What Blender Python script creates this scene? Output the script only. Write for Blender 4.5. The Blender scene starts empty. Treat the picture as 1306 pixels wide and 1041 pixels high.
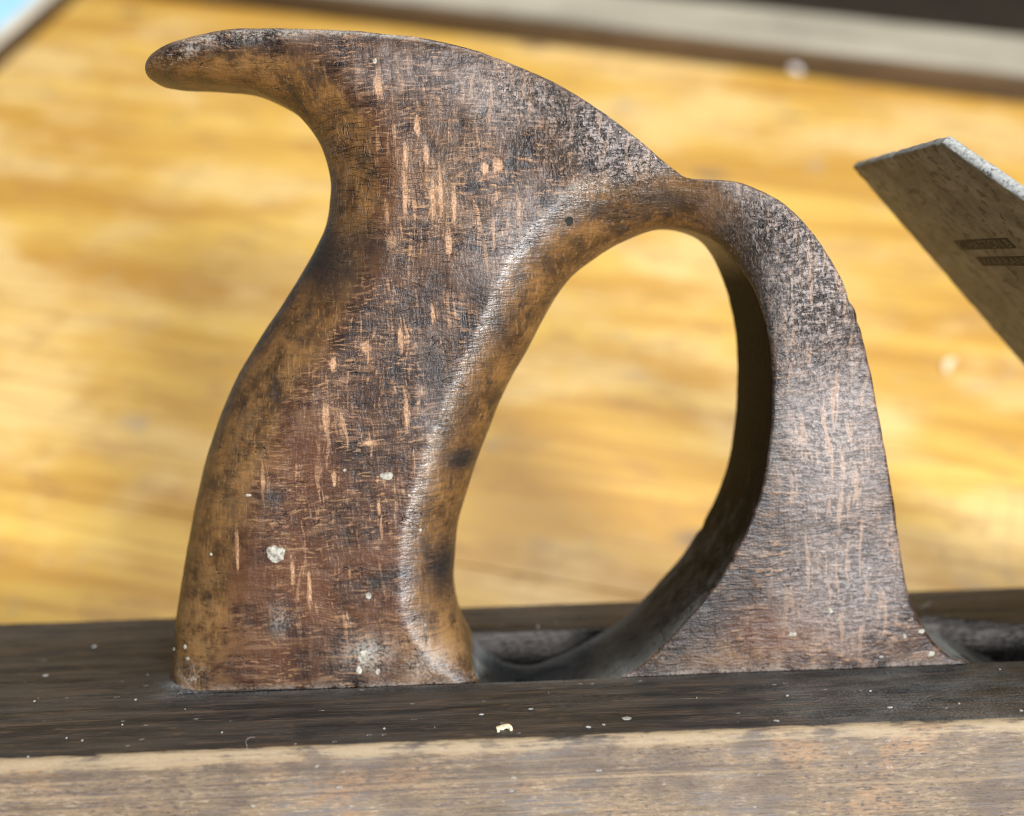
import bpy, bmesh, math, random
import numpy as np
from mathutils import Vector, Matrix, noise as mn
from mathutils.geometry import delaunay_2d_cdt
from mathutils.bvhtree import BVHTree
random.seed(7); rng = np.random.default_rng(7)
MM = 0.001
scene = bpy.context.scene
COL = scene.collection

# ------------------------------------------------------------------ camera
# Plane-local frame (millimetres): X along the stock, Y across it away from the camera, Z up from its top.
W_PX, H_PX = 1306.0, 1041.0
F = 1400.0; CX, CY = 653.0, 520.5; DIST = 200.0
dY = np.array([600 - CX, 340 - CY, F]); dY /= np.linalg.norm(dY)
_a = -0.030; _b = (53 + 180.5 * _a) / 1400.0
dX = np.array([1, _a, _b]); dX /= np.linalg.norm(dX)
dZ = np.cross(dX, dY)
RL = np.array([dX, dY, dZ])                     # local = RL @ camera(right, down, forward)
CAM = np.array([0.0, -12.5 - DIST, 78.137])
def ray(px, py): return RL @ np.array([px - CX, py - CY, F])
def onY(px, py, Y):
    r = ray(px, py); return CAM + (Y - CAM[1]) / r[1] * r
def onZ(px, py, Z=0.0):
    r = ray(px, py); return CAM + (Z - CAM[2]) / r[2] * r
LEAN = math.radians(32)
ROT = Matrix.Rotation(-LEAN, 4, 'X')
STOCK_Y0, STOCK_Y1, STOCK_H = -39.5, 34.5, 64.0
_c = ROT @ Vector((0, STOCK_Y1, -STOCK_H))
P = Matrix.Translation(Vector((0, 0, -_c.z)) * MM) @ ROT    # local metres -> world
def to_world(p): return P @ (Vector(p) * MM)
cam_w = to_world(CAM)
def on_bench(px, py, z=0.0):                    # world point on the bench under a pixel
    d = ROT.to_3x3() @ Vector(ray(px, py)); t = (z - cam_w.z) / d.z
    return cam_w + d * t
cd = bpy.data.cameras.new('camera'); cam = bpy.data.objects.new('camera', cd); COL.objects.link(cam)
right = Vector(RL @ np.array([1, 0, 0])); down = Vector(RL @ np.array([0, 1, 0])); fwd = Vector(RL @ np.array([0, 0, 1]))
Rm = Matrix((right, -down, -fwd)).transposed()
cam.matrix_world = Matrix.Translation(cam_w) @ (ROT.to_3x3() @ Rm).to_4x4()
cd.sensor_width = 36; cd.sensor_fit = 'HORIZONTAL'; cd.lens = 36 * F / W_PX
cd.clip_start = 0.005; cd.clip_end = 50
cd.dof.use_dof = True; cd.dof.focus_distance = 0.195; cd.dof.aperture_fstop = 7.6
scene.camera = cam
scene.cycles.filter_width = 1.1

# ------------------------------------------------------------------ world, lamps, exposure
world = bpy.data.worlds.new('World'); scene.world = world; world.use_nodes = True
bg = world.node_tree.nodes['Background']; bg.inputs[0].default_value = (0.80, 0.88, 1.0, 1); bg.inputs[1].default_value = 0.16
def area(name, loc, target, size, size_y, power, color):
    l = bpy.data.lights.new(name, 'AREA'); l.shape = 'RECTANGLE'; l.size = size; l.size_y = size_y
    l.energy = power; l.color = color
    o = bpy.data.objects.new(name, l); COL.objects.link(o); o.location = loc
    o.rotation_euler = (Vector(target) - Vector(loc)).to_track_quat('-Z', 'Y').to_euler()
    return o
area('ceiling_lamp', (0.12, 0.70, 1.25), (0.02, 0.15, 0.05), 0.8, 0.22, 21.5, (1.0, 0.965, 0.91))
area('window_light', (0.46, -0.84, 0.78), (0.03, 0.0, 0.1), 0.26, 0.22, 29, (0.95, 0.975, 1.0))
scene.view_settings.view_transform = 'Standard'; scene.view_settings.look = 'None'
scene.view_settings.exposure = 0.14; scene.view_settings.gamma = 1.0

# ------------------------------------------------------------------ node helper
class NT:
    def __init__(s, name):
        s.m = bpy.data.materials.new(name); s.m.use_nodes = True
        s.t = s.m.node_tree; s.bsdf = s.t.nodes['Principled BSDF']
        s.obj = s.n('ShaderNodeTexCoord').outputs['Object']
        s.mm = s.map(s.obj, (1000, 1000, 1000))
    def n(s, k, **kw):
        x = s.t.nodes.new(k)
        for a, v in kw.items(): setattr(x, a, v)
        return x
    def put(s, sock, v):
        if isinstance(v, bpy.types.NodeSocket): s.t.links.new(v, sock)
        elif isinstance(v, tuple) and len(v) == 3 and sock.type == 'RGBA': sock.default_value = (*v, 1)
        else: sock.default_value = v
    def map(s, v, sc=(1, 1, 1), rot=(0, 0, 0), loc=(0, 0, 0)):
        x = s.n('ShaderNodeMapping'); s.put(x.inputs[0], v)
        x.inputs['Scale'].default_value = sc; x.inputs['Rotation'].default_value = rot; x.inputs['Location'].default_value = loc
        return x.outputs[0]
    def noise(s, sc, v=None, scale=1.0, det=3.0, rough=0.55, dist=0.0, loc=(0, 0, 0), rot=(0, 0, 0)):
        x = s.n('ShaderNodeTexNoise'); s.put(x.inputs['Vector'], s.map(v or s.mm, sc, rot, loc))
        x.inputs['Scale'].default_value = scale; x.inputs['Detail'].default_value = det
        x.inputs['Roughness'].default_value = rough; x.inputs['Distortion'].default_value = dist
        return x.outputs['Fac']
    def voro(s, sc, feature='F1', v=None, loc=(0, 0, 0), rand=1.0):
        x = s.n('ShaderNodeTexVoronoi', feature=feature); s.put(x.inputs['Vector'], s.map(v or s.mm, sc, (0, 0, 0), loc))
        x.inputs['Scale'].default_value = 1.0; x.inputs['Randomness'].default_value = rand
        return x.outputs['Distance']
    def ss(s, v, lo, hi, a=0.0, b=1.0):
        x = s.n('ShaderNodeMapRange', interpolation_type='SMOOTHSTEP'); s.put(x.inputs[0], v)
        for i, q in enumerate((lo, hi, a, b)): x.inputs[i + 1].default_value = q
        return x.outputs[0]
    def ma(s, op, a, b=0.0, clamp=False):
        x = s.n('ShaderNodeMath', operation=op, use_clamp=clamp); s.put(x.inputs[0], a); s.put(x.inputs[1], b); return x.outputs[0]
    def mul(s, *v):
        r = v[0]
        for q in v[1:]: r = s.ma('MULTIPLY', r, q)
        return r
    def add(s, *v):
        r = v[0]
        for q in v[1:]: r = s.ma('ADD', r, q)
        return r
    def inv(s, a): return s.ma('SUBTRACT', 1.0, a)
    def mix(s, f, a, b, mode='MIX'):
        x = s.n('ShaderNodeMix', data_type='RGBA', blend_type=mode); x.clamp_factor = True
        s.put(x.inputs[0], f); s.put(x.inputs[6], a); s.put(x.inputs[7], b); return x.outputs[2]
    def attr(s, name): return s.n('ShaderNodeAttribute', attribute_name=name).outputs['Fac']
    def sep(s, v):
        x = s.n('ShaderNodeSeparateXYZ'); s.put(x.inputs[0], v); return x.outputs
    def bump(s, h, dist, strength=1.0, normal=None):
        x = s.n('ShaderNodeBump'); s.put(x.inputs['Height'], h); x.inputs['Distance'].default_value = dist
        s.put(x.inputs['Strength'], strength)
        if normal is not None: s.put(x.inputs['Normal'], normal)
        return x.outputs[0]
    def out(s, color, rough, normal=None, metal=None, spec=None):
        s.put(s.bsdf.inputs['Base Color'], color); s.put(s.bsdf.inputs['Roughness'], rough)
        if normal is not None: s.put(s.bsdf.inputs['Normal'], normal)
        if metal is not None: s.put(s.bsdf.inputs['Metallic'], metal)
        if spec is not None: s.put(s.bsdf.inputs['Specular IOR Level'], spec)
        return s.m

FLECKS = [(483, 109, 10, 29), (532, 162, 7, 24), (517, 200, 7, 34), (517, 248, 7, 53), (543, 198, 6, 31), (552, 255, 7, 48), (562, 250, 6, 55), (579, 265, 6, 41), (572, 310, 8, 29), (501, 308, 14, 20),
    (493, 275, 5, 29), (635, 211, 12, 17), (618, 214, 9, 14), (629, 296, 5, 30), (662, 272, 5, 50), (648, 289, 5, 22), (591, 121, 5, 20), (465, 443, 12, 14), (424, 465, 10, 14), (415, 532, 9, 38), (518, 524, 7, 52),
    (511, 431, 6, 28), (552, 402, 5, 28), (335, 618, 5, 42), (301, 698, 5, 75), (426, 611, 5, 20), (483, 647, 5, 20), (395, 750, 5, 44), (373, 729, 5, 36), (470, 565, 18, 8), (1080, 560, 7, 40), (1052, 520, 6, 30)]
def mat_tote():
    s = NT('aged_beech_handle')
    rnd, grey, pit, fleck, red, dark, dust, ochre, wall_shade = [s.attr(k) for k in ('rnd', 'grey', 'pit', 'fleck', 'red', 'dark', 'dust', 'ochre', 'wall_shade')]
    # gentle warp so the hatching is not ruler-straight
    w = s.n('ShaderNodeTexNoise'); s.put(w.inputs['Vector'], s.mm); w.inputs['Scale'].default_value = 0.07; w.inputs['Detail'].default_value = 2
    wv = s.n('ShaderNodeVectorMath', operation='MULTIPLY_ADD'); s.put(wv.inputs[0], w.outputs['Color']); wv.inputs[1].default_value = (4, 4, 4); s.put(wv.inputs[2], s.mm)
    V = wv.outputs[0]
    lo = s.noise((.05, .05, .05), det=4); mid = s.noise((.20, .20, .20), det=5, rough=.65); fine = s.noise((2.0, 2.0, 2.0), det=4, rough=.7)
    hat = s.noise((.50, .50, 2.3), v=V, det=3, rough=.6)                   # short ticks across the face
    hat2 = s.noise((.16, .16, 1.25), v=V, det=3, rough=.55, loc=(9, 3, 1))
    vert = s.noise((1.05, 1.05, .10), v=V, det=2, rough=.5)                # ray flecks running up the face
    vert2 = s.noise((1.9, 1.9, .26), v=V, det=3, rough=.6, loc=(5, 1, 8))
    patch = s.noise((.10, .10, .10), det=3, rough=.6, loc=(3, 7, 2))
    col = s.mix(s.ss(s.add(s.mul(mid, .6), s.mul(hat2, .4)), .36, .62), (.013, .008, .007), (.066, .033, .018))
    col = s.mix(s.mul(red, s.ss(lo, .35, .6), .75), col, (.115, .043, .018))
    col = s.mix(s.mul(s.ss(hat2, .55, .63), s.ss(patch, .36, .58), .7), col, (.155, .085, .046))
    col = s.mix(s.mul(s.ss(hat, .56, .64), s.ss(s.add(patch, s.mul(fleck, .12)), .42, .60), .85), col, (.25, .135, .066))
    fl = s.mul(s.ss(vert, .60, .66), s.ss(hat, .36, .50), fleck, s.ss(patch, .34, .50))
    fl2 = s.mul(s.ss(vert2, .57, .66), s.ss(hat, .38, .54), fleck, s.ss(mid, .36, .56))
    col = s.mix(s.mul(fl2, .75), col, (.33, .185, .095))
    col = s.mix(s.mul(fl, .8), col, (.42, .235, .125))
    # the larger pale flecks, each where it lies on the face
    best = None
    for (px, py, fw, fh) in FLECKS:
        c = onY(px, py, -12.5); sx, sz = 14.0 / fw, 14.0 / fh
        d = s.n('ShaderNodeVectorMath', operation='LENGTH')
        s.put(d.inputs[0], s.map(s.mm, (sx, 0, sz), (0, 0, 0), (-c[0] * sx, 0, -c[2] * sz)))
        best = d.outputs['Value'] if best is None else s.ma('MINIMUM', best, d.outputs['Value'])
    fh_ = s.mul(s.ss(s.add(best, s.mul(s.add(hat, -.5), 2.6), s.mul(s.add(vert2, -.5), 2.6), s.mul(s.add(fine, -.5), 1.0)), 1.22, .72), s.inv(s.ss(rnd, .06, .2)))
    col = s.mix(s.mul(fh_, .85), col, s.mix(s.ss(s.add(s.mul(fine, .5), s.mul(hat, .5)), .4, .6), (.27, .145, .075), (.55, .325, .185)))
    # bare ochre wood where the hand has worn the rounded edges
    och = s.mix(s.ss(mid, .3, .7), (.046, .022, .008), (.190, .090, .026))
    och = s.mix(s.mul(s.ss(hat2, .52, .62), .5), och, (.052, .030, .015))
    och = s.mix(s.mul(s.ss(vert2, .56, .66), .5), och, (.26, .145, .055))
    och = s.mix(s.mul(s.ss(s.noise((3.0, 3.0, .5), v=V, det=3, rough=.65, loc=(7, 2, 3)), .54, .66), .6), och, (.040, .023, .012))
    och = s.mix(s.mul(s.ss(s.noise((.28, .28, .10), v=V, det=5, rough=.72, loc=(8, 8, 1)), .52, .66), .75), och, (.022, .016, .012))
    om = s.ma('MULTIPLY', s.ss(s.add(rnd, s.mul(s.add(patch, -.5), .12), s.mul(s.add(fine, -.5), .08), s.mul(s.add(vert2, -.5), .10)), .025, .095), s.inv(s.mul(dark, .75)), True)
    col = s.mix(om, col, och)
    oc2 = s.mul(ochre, s.ss(s.add(mid, s.mul(hat, .4)), .55, .8))
    col = s.mix(s.mul(oc2, .7), col, (.25, .135, .052))
    # grey skin, its sheen and glints painted into the colour, and pitting
    gn = s.noise((1.5, 1.5, 1.2), det=3, rough=.6, dist=.6, loc=(6, 6, 2))
    gcol = s.mix(s.ss(s.add(s.mul(gn, .45), s.mul(hat, .55)), .45, .57), (.050, .046, .048), (.36, .30, .275))
    gcol = s.mix(s.mul(s.inv(pit), .55), gcol, s.mix(s.ss(s.add(s.mul(hat2, .6), s.mul(lo, .4)), .42, .58), (.098, .074, .063), (.20, .148, .118)))
    gcol = s.mix(s.mul(s.ss(vert, .55, .64), .6), gcol, (.40, .27, .19))
    gm = s.mul(grey, s.inv(s.mul(om, s.ss(rnd, .04, .12), .92)))
    col = s.mix(s.mul(gm, s.ss(s.add(mid, s.mul(grey, .7)), .62, .92)), col, gcol)
    pn = s.noise((.95, .95, .60), det=3, rough=.6, dist=.9)
    pits = s.mul(s.ss(pn, .53, .60), pit)
    col = s.mix(s.mul(pits, .85), col, (.016, .016, .014))
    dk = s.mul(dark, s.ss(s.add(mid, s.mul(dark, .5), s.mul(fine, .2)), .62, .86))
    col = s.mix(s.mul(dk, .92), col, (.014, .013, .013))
    wl = s.mix(s.ss(s.add(mid, s.mul(s.sep(s.mm)[2], -.012)), .1, .55), (.009, .006, .004), (.13, .138, .135))  # inner loop wall: shade above and lit grey below, painted into the colour
    col = s.mix(wall_shade, col, wl)
    ridge_glint = s.mul(s.ss(rnd, .003, .02), s.ss(rnd, .10, .03), s.ss(s.add(fine, s.mul(mid, .6), s.mul(hat, .3)), .76, 1.06), s.inv(wall_shade), s.attr('ridge_glint'), s.ss(s.noise((.13, .13, .13), det=3, loc=(5, 5, 7)), .36, .58))
    col = s.mix(s.mul(ridge_glint, .35), col, (.38, .29, .21))  # pale line painting the highlight along the loop's rounded edge
    cr = s.ma('ABSOLUTE', s.add(s.noise((.10, .10, .55), v=V, det=2, loc=(2, 9, 9)), -.5))      # hairline checks
    crk = s.mul(s.ss(cr, .008, .0), s.ss(s.noise((.10, .10, .10), loc=(1, 5, 5)), .50, .60))
    col = s.mix(s.mul(crk, .85), col, (.010, .008, .007))
    c1 = s.ma('ABSOLUTE', s.add(s.noise((.09, .09, .95), v=V, det=2, loc=(2, 4, 9)), -.5)); c2 = s.ma('ABSOLUTE', s.add(s.noise((.75, .75, .09), v=V, det=2, loc=(8, 4, 9)), -.5))
    ck2 = s.mul(s.ma('MAXIMUM', s.ss(c1, .022, .0), s.ss(c2, .018, .0)), s.attr('crackle'))
    col = s.mix(s.mul(ck2, .85), col, (.012, .009, .007))
    dm = s.mul(dust, s.ss(s.add(fine, s.mul(mid, .7)), .74, 1.0))
    col = s.mix(s.mul(dm, .7), col, (.40, .38, .34))
    h = s.add(s.mul(hat, .7), s.mul(hat2, .4), s.mul(vert2, .4), s.mul(fine, .35), s.mul(fl, .2), s.mul(crk, -.8), s.mul(ck2, -.6))
    nrm = s.bump(h, .00020, s.inv(s.mul(gm, .62)))
    nrm = s.bump(s.add(s.mul(pn, pit, 1.3), s.mul(pits, -1.2), s.mul(gn, s.add(s.mul(pit, 1.1), s.mul(gm, .25)))), .00080, 1.0, nrm)
    nrm = s.bump(mid, .0004, .5, nrm)
    ro = s.add(.22, s.mul(fine, .14), s.mul(om, .08), s.mul(s.inv(grey), .06), s.mul(dm, .3), s.mul(pits, .1), s.mul(wall_shade, .3), s.mul(ridge_glint, -.10), s.mul(pit, -.09), s.mul(gm, s.inv(pit), .10))
    return s.out(col, ro, nrm, spec=s.ma('MAXIMUM', s.add(.30, s.mul(grey, .06), s.mul(pit, .40), s.mul(s.attr('ridge_glint'), s.ss(rnd, .003, .02), s.ss(rnd, .2, .06), .45), s.mul(om, .12), s.mul(wall_shade, -.42)), .08))

def mat_stock():
    s = NT('blackened_beech_stock')
    side, wear, rough_a, dust = [s.attr(k) for k in ('side', 'wear', 'rough', 'dust')]
    g1 = s.noise((.03, .30, .30), det=5, rough=.65); g2 = s.noise((.16, 1.1, 2.2), det=4, rough=.65); g3 = s.noise((.75, 2.0, 3.0), det=3, rough=.6, loc=(1, 4, 2))
    mid = s.noise((.10, .16, .16), det=5, rough=.65); lo = s.noise((.03, .05, .05), det=3, loc=(3, 3, 3)); fine = s.noise((2.2, 2.2, 2.2), det=4, rough=.7)
    top = s.mix(s.ss(g1, .36, .66), (.011, .0105, .0105), (.044, .036, .030))
    top = s.mix(s.mul(s.ss(g2, .53, .64), s.ss(mid, .42, .62), .6), top, (.095, .060, .036))
    top = s.mix(s.mul(s.ss(s.noise((.045, .9, .9), det=4, rough=.6, loc=(4, 6, 1)), .56, .64), .6), top, (.085, .052, .032))
    top = s.mix(s.mul(s.ss(lo, .48, .62), s.ss(g3, .45, .62), .35), top, (.050, .054, .060))
    sd = s.mix(s.ss(s.add(s.mul(mid, .5), s.mul(g2, .5)), .38, .62), (.105, .078, .058), (.235, .165, .100))
    sd = s.mix(s.mul(s.ss(g2, .50, .60), .75), sd, (.085, .070, .068))
    sd = s.mix(s.mul(s.ss(lo, .46, .60), s.ss(g2, .40, .58), .55), sd, (.135, .128, .130))
    sd = s.mix(s.mul(s.ss(s.noise((.07, .12, .12), det=4, loc=(9, 1, 4)), .54, .66), s.ss(g3, .62, .46), .55), sd, (.33, .19, .095))
    sd = s.mix(s.mul(s.ss(g3, .54, .64), s.ss(lo, .62, .40), .8), sd, (.050, .040, .038))
    sd = s.mix(s.mul(s.ss(s.noise((.55, 1.6, 2.8), det=4, rough=.7, loc=(4, 4, 4)), .53, .64), s.ss(mid, .40, .62), .6), sd, (.36, .285, .205))
    sd = s.mix(s.mul(s.ss(s.noise((.010, .7, 1.1), det=5, rough=.65, loc=(2, 5, 6)), .53, .63), .55), sd, (.070, .052, .042))
    sd = s.mix(s.mul(s.ss(s.noise((.012, .7, 1.4), det=4, rough=.6, loc=(7, 2, 3)), .56, .64), .4), sd, (.31, .225, .135))
    col = s.mix(side, top, sd)
    wm = s.mul(s.ss(s.add(wear, s.mul(s.add(g2, -.5), .9), s.mul(s.add(mid, -.5), .9)), .36, .62))
    col = s.mix(s.mul(wm, .75), col, (.30, .225, .135))
    rg = s.mix(s.ss(s.add(s.mul(g2, .5), s.mul(g3, .5)), .42, .58), (.030, .027, .026), (.125, .112, .104))
    rg = s.mix(s.ss(fine, .55, .68), rg, (.10, .075, .05))
    col = s.mix(rough_a, col, rg)
    dm = s.mul(dust, s.ss(s.add(fine, s.mul(mid, .6)), .66, .98))
    col = s.mix(s.mul(dm, .7), col, (.36, .38, .38))
    spk = s.mul(s.ss(s.voro((.16, .30, .30)), .10, .06), s.ss(fine, .46, .55))
    col = s.mix(s.mul(spk, .55), col, (.40, .40, .38))
    scr = s.mul(s.ss(s.noise((.06, 5.0, 5.0), det=2, rot=(0, 0, .05), loc=(0, 7, 0)), .68, .74), .45)
    col = s.mix(scr, col, (.19, .16, .12))
    h = s.add(s.mul(g2, .7), s.mul(g3, .5), s.mul(fine, .3), s.mul(rough_a, mid, 2.0))
    nrm = s.bump(h, .00025, .9); nrm = s.bump(mid, .0006, .5, nrm)
    ro = s.add(.40, s.mul(fine, .18), s.mul(side, .08), s.mul(dm, .3), s.mul(rough_a, .3))
    return s.out(col, ro, nrm, spec=s.add(.16, s.mul(side, .22)))

def mat_iron():
    s = NT('tarnished_blade_steel')
    edge = s.attr('edge')
    mid = s.noise((.18, .18, .18), det=5, rough=.65); fine = s.noise((1.6, 1.6, 1.6), det=4, rough=.7)
    rust = s.noise((.45, .45, .45), det=5, rough=.7, loc=(5, 5, 5))
    col = s.mix(s.ss(mid, .35, .65), (.115, .112, .104), (.24, .235, .220))
    col = s.mix(s.mul(s.ss(rust, .52, .62), .85), col, (.022, .018, .014))
    col = s.mix(s.mul(s.ss(s.noise((.06, .06, .06), loc=(2, 1, 7)), .5, .66), .5), col, (.10, .075, .05))
    col = s.mix(s.mul(edge, s.ss(fine, .36, .56)), col, (.30, .31, .30))
    spk = s.mul(s.ss(s.voro((.5, .5, .5), loc=(1, 2, 3)), .12, .08), s.ss(mid, .45, .55))
    col = s.mix(s.mul(spk, .7), col, (.012, .011, .010))
    nrm = s.bump(s.add(s.mul(rust, .8), s.mul(fine, .4)), .0004, .8)
    return s.out(col, s.add(.48, s.mul(fine, .2)), nrm, metal=s.mul(edge, .3), spec=.4)

def mat_bench():
    s = NT('varnished_yellow_bench_wood')
    g1 = s.noise((.0042, .045, .05), det=5, rough=.55, dist=.6); g2 = s.noise((.012, .30, .3), det=4, rough=.6, dist=.3)
    lo = s.noise((.009, .013, .013), det=4, rough=.6, loc=(4, 2, 1)); mid = s.noise((.035, .06, .06), det=5, rough=.65, loc=(1, 9, 3))
    col = s.mix(s.ss(g1, .34, .66), (.38, .195, .024), (.55, .350, .070))
    col = s.mix(s.mul(s.ss(lo, .46, .62), .8), col, (.60, .42, .17))
    col = s.mix(s.mul(s.ss(g2, .53, .62), .55), col, (.33, .165, .032))
    col = s.mix(s.mul(s.ss(mid, .51, .66), .5), col, (.29, .155, .045))
    col = s.mix(s.mul(s.ss(s.noise((.02, .022, .02), det=5, rough=.7, loc=(7, 7, 7)), .60, .70), .6), col, (.30, .24, .17))
    kn = s.mul(s.ss(s.voro((.011, .022, .01), loc=(.35, .2, 0)), .16, .04), .75)
    col = s.mix(kn, col, (.13, .085, .05))
    sc1 = s.ma('ABSOLUTE', s.add(s.noise((.004, .05, .05), det=2, loc=(6, 1, 1), rot=(0, 0, .9)), -.5)); sc2 = s.ma('ABSOLUTE', s.add(s.noise((.03, .004, .05), det=2, loc=(3, 8, 1), rot=(0, 0, .3)), -.5))
    col = s.mix(s.mul(s.ma('MAXIMUM', s.ss(sc1, .010, 0), s.ss(sc2, .008, 0)), s.ss(lo, .50, .60), .28), col, (.22, .14, .06))
    nrm = s.bump(s.add(s.mul(g2, .6), s.mul(mid, .6)), .0006, .6)
    return s.out(col, s.add(.36, s.mul(mid, .25)), nrm, spec=.45)

def mat_simple(name, c1, c2, rough=.6, sc=.1, bump=.0003, stretch=(1, 1, 1), spec=.4):
    s = NT(name)
    a = s.noise(tuple(sc * k for k in stretch), det=5, rough=.65)
    b = s.noise(tuple(sc * 7 * k for k in stretch), det=3)
    col = s.mix(s.ss(s.add(s.mul(a, .7), s.mul(b, .3)), .36, .64), c1, c2)
    return s.out(col, rough, s.bump(b, bump, .7), spec=spec)

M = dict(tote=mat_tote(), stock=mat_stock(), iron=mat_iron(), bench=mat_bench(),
    rail=mat_simple('pale_grey_painted_rail', (.20, .18, .135), (.33, .30, .23), .6, .03, .0003, (.2, 1, 1)),
    edging=mat_simple('shade_dark_edging', (.055, .034, .016), (.11, .066, .030), .6, .05, .0003, (.2, 1, 1)),
    beige=mat_simple('beige_rail', (.42, .38, .30), (.55, .50, .41), .6, .05),
    blue=mat_simple('pale_blue_board', (.26, .50, .68), (.33, .58, .74), .7, .03, .0001),
    floor=mat_simple('brown_floor', (.045, .032, .02), (.075, .052, .032), .8, .01),
    chip=mat_simple('pale_wood_chip', (.62, .50, .30), (.78, .68, .48), .7, 1.0),
    white=mat_simple('dried_white_paint', (.12, .10, .075), (.52, .49, .40), .75, 1.3, .0002),
    crumb=mat_simple('white_crumb', (.74, .74, .76), (.85, .85, .87), .7, .5),
    hair=mat_simple('grey_fibre', (.15, .145, .135), (.34, .33, .31), .6, 1.0),
    stampdark=mat_simple('stamp_recess', (.010, .009, .007), (.024, .021, .016), .7, 1.2),
    stamplet=mat_simple('stamp_letter', (.10, .09, .075), (.15, .135, .11), .6, 1.2),
    wedge=mat_simple('dark_wedge_wood', (.05, .03, .018), (.10, .06, .035), .5, .08, .0003, (1, 1, .2)),
    prop=mat_simple('plain_pine_offcut', (.40, .27, .13), (.52, .37, .20), .6, .05, .0003, (.15, 1, 1)))

# ------------------------------------------------------------------ object helpers
def mesh_obj(name, verts, faces, mat, parent=None, smooth=True, scale=MM, sharp=None):
    me = bpy.data.meshes.new(name)
    me.from_pydata([tuple(float(q) * scale for q in v) for v in verts], [], [tuple(int(i) for i in f) for f in faces])
    me.materials.append(mat)
    me.polygons.foreach_set('use_smooth', [smooth] * len(me.polygons))
    me.validate(); me.update()
    if smooth and sharp: me.set_sharp_from_angle(angle=math.radians(sharp))
    o = bpy.data.objects.new(name, me); COL.objects.link(o)
    if parent: o.parent = parent
    return o
def set_attr(o, name, vals):
    a = o.data.attributes.new(name, 'FLOAT', 'POINT'); a.data.foreach_set('value', np.asarray(vals, dtype=np.float32))
def tag(o, label=None, cat=None, group=None, kind=None):
    if label: o['label'] = label
    if cat: o['category'] = cat
    if group: o['group'] = group
    if kind: o['kind'] = kind
    return o
def empty(name, mat_w):
    o = bpy.data.objects.new(name, None); COL.objects.link(o); o.matrix_world = mat_w; o.empty_display_size = .02
    return o
def sstep(x, a, b):
    t = np.clip((x - a) / (b - a), 0, 1); return t * t * (3 - 2 * t)
def nz(p, f, seed=0.0): return mn.noise(Vector((p[0] * f + seed, p[1] * f + seed * 1.7, p[2] * f - seed)))
def box_bm(bm, c, size, rot=None, bev=0.0):
    r = bmesh.ops.create_cube(bm, size=1.0); vs = r['verts']
    m = Matrix.Translation(c) @ (rot or Matrix()) @ Matrix.Diagonal((*size, 1))
    bmesh.ops.transform(bm, matrix=m, verts=vs)
    if bev:
        es = list({e for v in vs for e in v.link_edges})
        bmesh.ops.bevel(bm, geom=es, offset=bev, segments=3, profile=.6, affect='EDGES')
def bm_obj(name, bm, mat, parent=None, smooth=False):
    me = bpy.data.meshes.new(name); bm.to_mesh(me); bm.free(); me.materials.append(mat)
    me.polygons.foreach_set('use_smooth', [smooth] * len(me.polygons))
    o = bpy.data.objects.new(name, me); COL.objects.link(o)
    if parent: o.parent = parent
    return o

# ------------------------------------------------------------------ the bench it stands on
A = on_bench(0, 615); B = on_bench(580, 718)
bdir = (B - A); bdir.z = 0; bdir.normalize()
bper = Vector((-bdir.y, bdir.x, 0))                     # away from the camera
BR = Matrix((bdir, bper, Vector((0, 0, 1)))).transposed().to_4x4()
ang = math.atan2(bdir.y, bdir.x)
BO = Vector((A.x, A.y, 0))                              # origin on the seam
bench = empty('workbench_top', Matrix.Translation(BO) @ BR)
tag(bench, 'yellow varnished wooden bench top under the hand plane', 'bench', kind='structure')
def bl(px, py, z=0.0): return bench.matrix_world.inverted() @ on_bench(px, py, z)
r0 = bl(500, 20); r1 = bl(1306, 117)
rail_y = min(r0.y, r1.y) * .5 + max(r0.y, r1.y) * .5
def plank(x0, x1, y0, y1, th=.028):
    bm = bmesh.new(); box_bm(bm, Vector(((x0 + x1) / 2, (y0 + y1) / 2, -th / 2)), (x1 - x0, y1 - y0, th), bev=.0006)
    return bm_obj('plank', bm, M['bench'], bench)
LX = -.62; RX = 1.1
plank(LX, RX, -.55, -.262); plank(LX, RX, -.2617, -.0001); plank(LX, RX, .0001, rail_y + .058)
# raised back rail; its brown front edging is darkened to paint in shade
railang = math.atan2(r1.y - r0.y, r1.x - r0.x)
rail = empty('back_rail', bench.matrix_world @ Matrix.Translation((0, rail_y, 0)) @ Matrix.Rotation(railang, 4, 'Z'))
tag(rail, 'pale grey raised rail with shade-darkened front edging along the bench back', 'rail')
bm = bmesh.new(); box_bm(bm, Vector((.25, .0345, .007)), (1.7, .057, .014), bev=.002); bm_obj('rail_board', bm, M['rail'], rail)
bm = bmesh.new(); box_bm(bm, Vector((.25, .002, .0066)), (1.7, .006, .0132), bev=.001); bm_obj('edging', bm, M['edging'], rail)
# left rail and the pale board beyond
l0 = on_bench(0, 88); l1 = on_bench(98, 0)
ld = (l1 - l0); ld.z = 0; ld.normalize(); lp = Vector((-ld.y, ld.x, 0))
LM = Matrix((ld, lp, Vector((0, 0, 1)))).transposed().to_4x4(); LM.translation = (l0.x, l0.y, 0)
lr = empty('side_rail', LM); tag(lr, 'narrow beige raised rail edging the bench beside the pale blue board', 'rail')
bm = bmesh.new(); box_bm(bm, Vector((.05, .0085, .0055)), (.7, .011, .011), bev=.002); bm_obj('rail_board', bm, M['beige'], lr)
bm = bmesh.new(); box_bm(bm, Vector((.05, .0015, .005)), (.7, .003, .010), bev=.0008); bm_obj('edging', bm, M['edging'], lr)  # dark strip painting the shade on the rail's inner face
bm = bmesh.new(); box_bm(bm, Vector((.05, .1345, .0052)), (.6, .24, .0104), bev=.002)
bo = bm_obj('painted_board', bm, M['blue']); bo.matrix_world = LM
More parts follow.
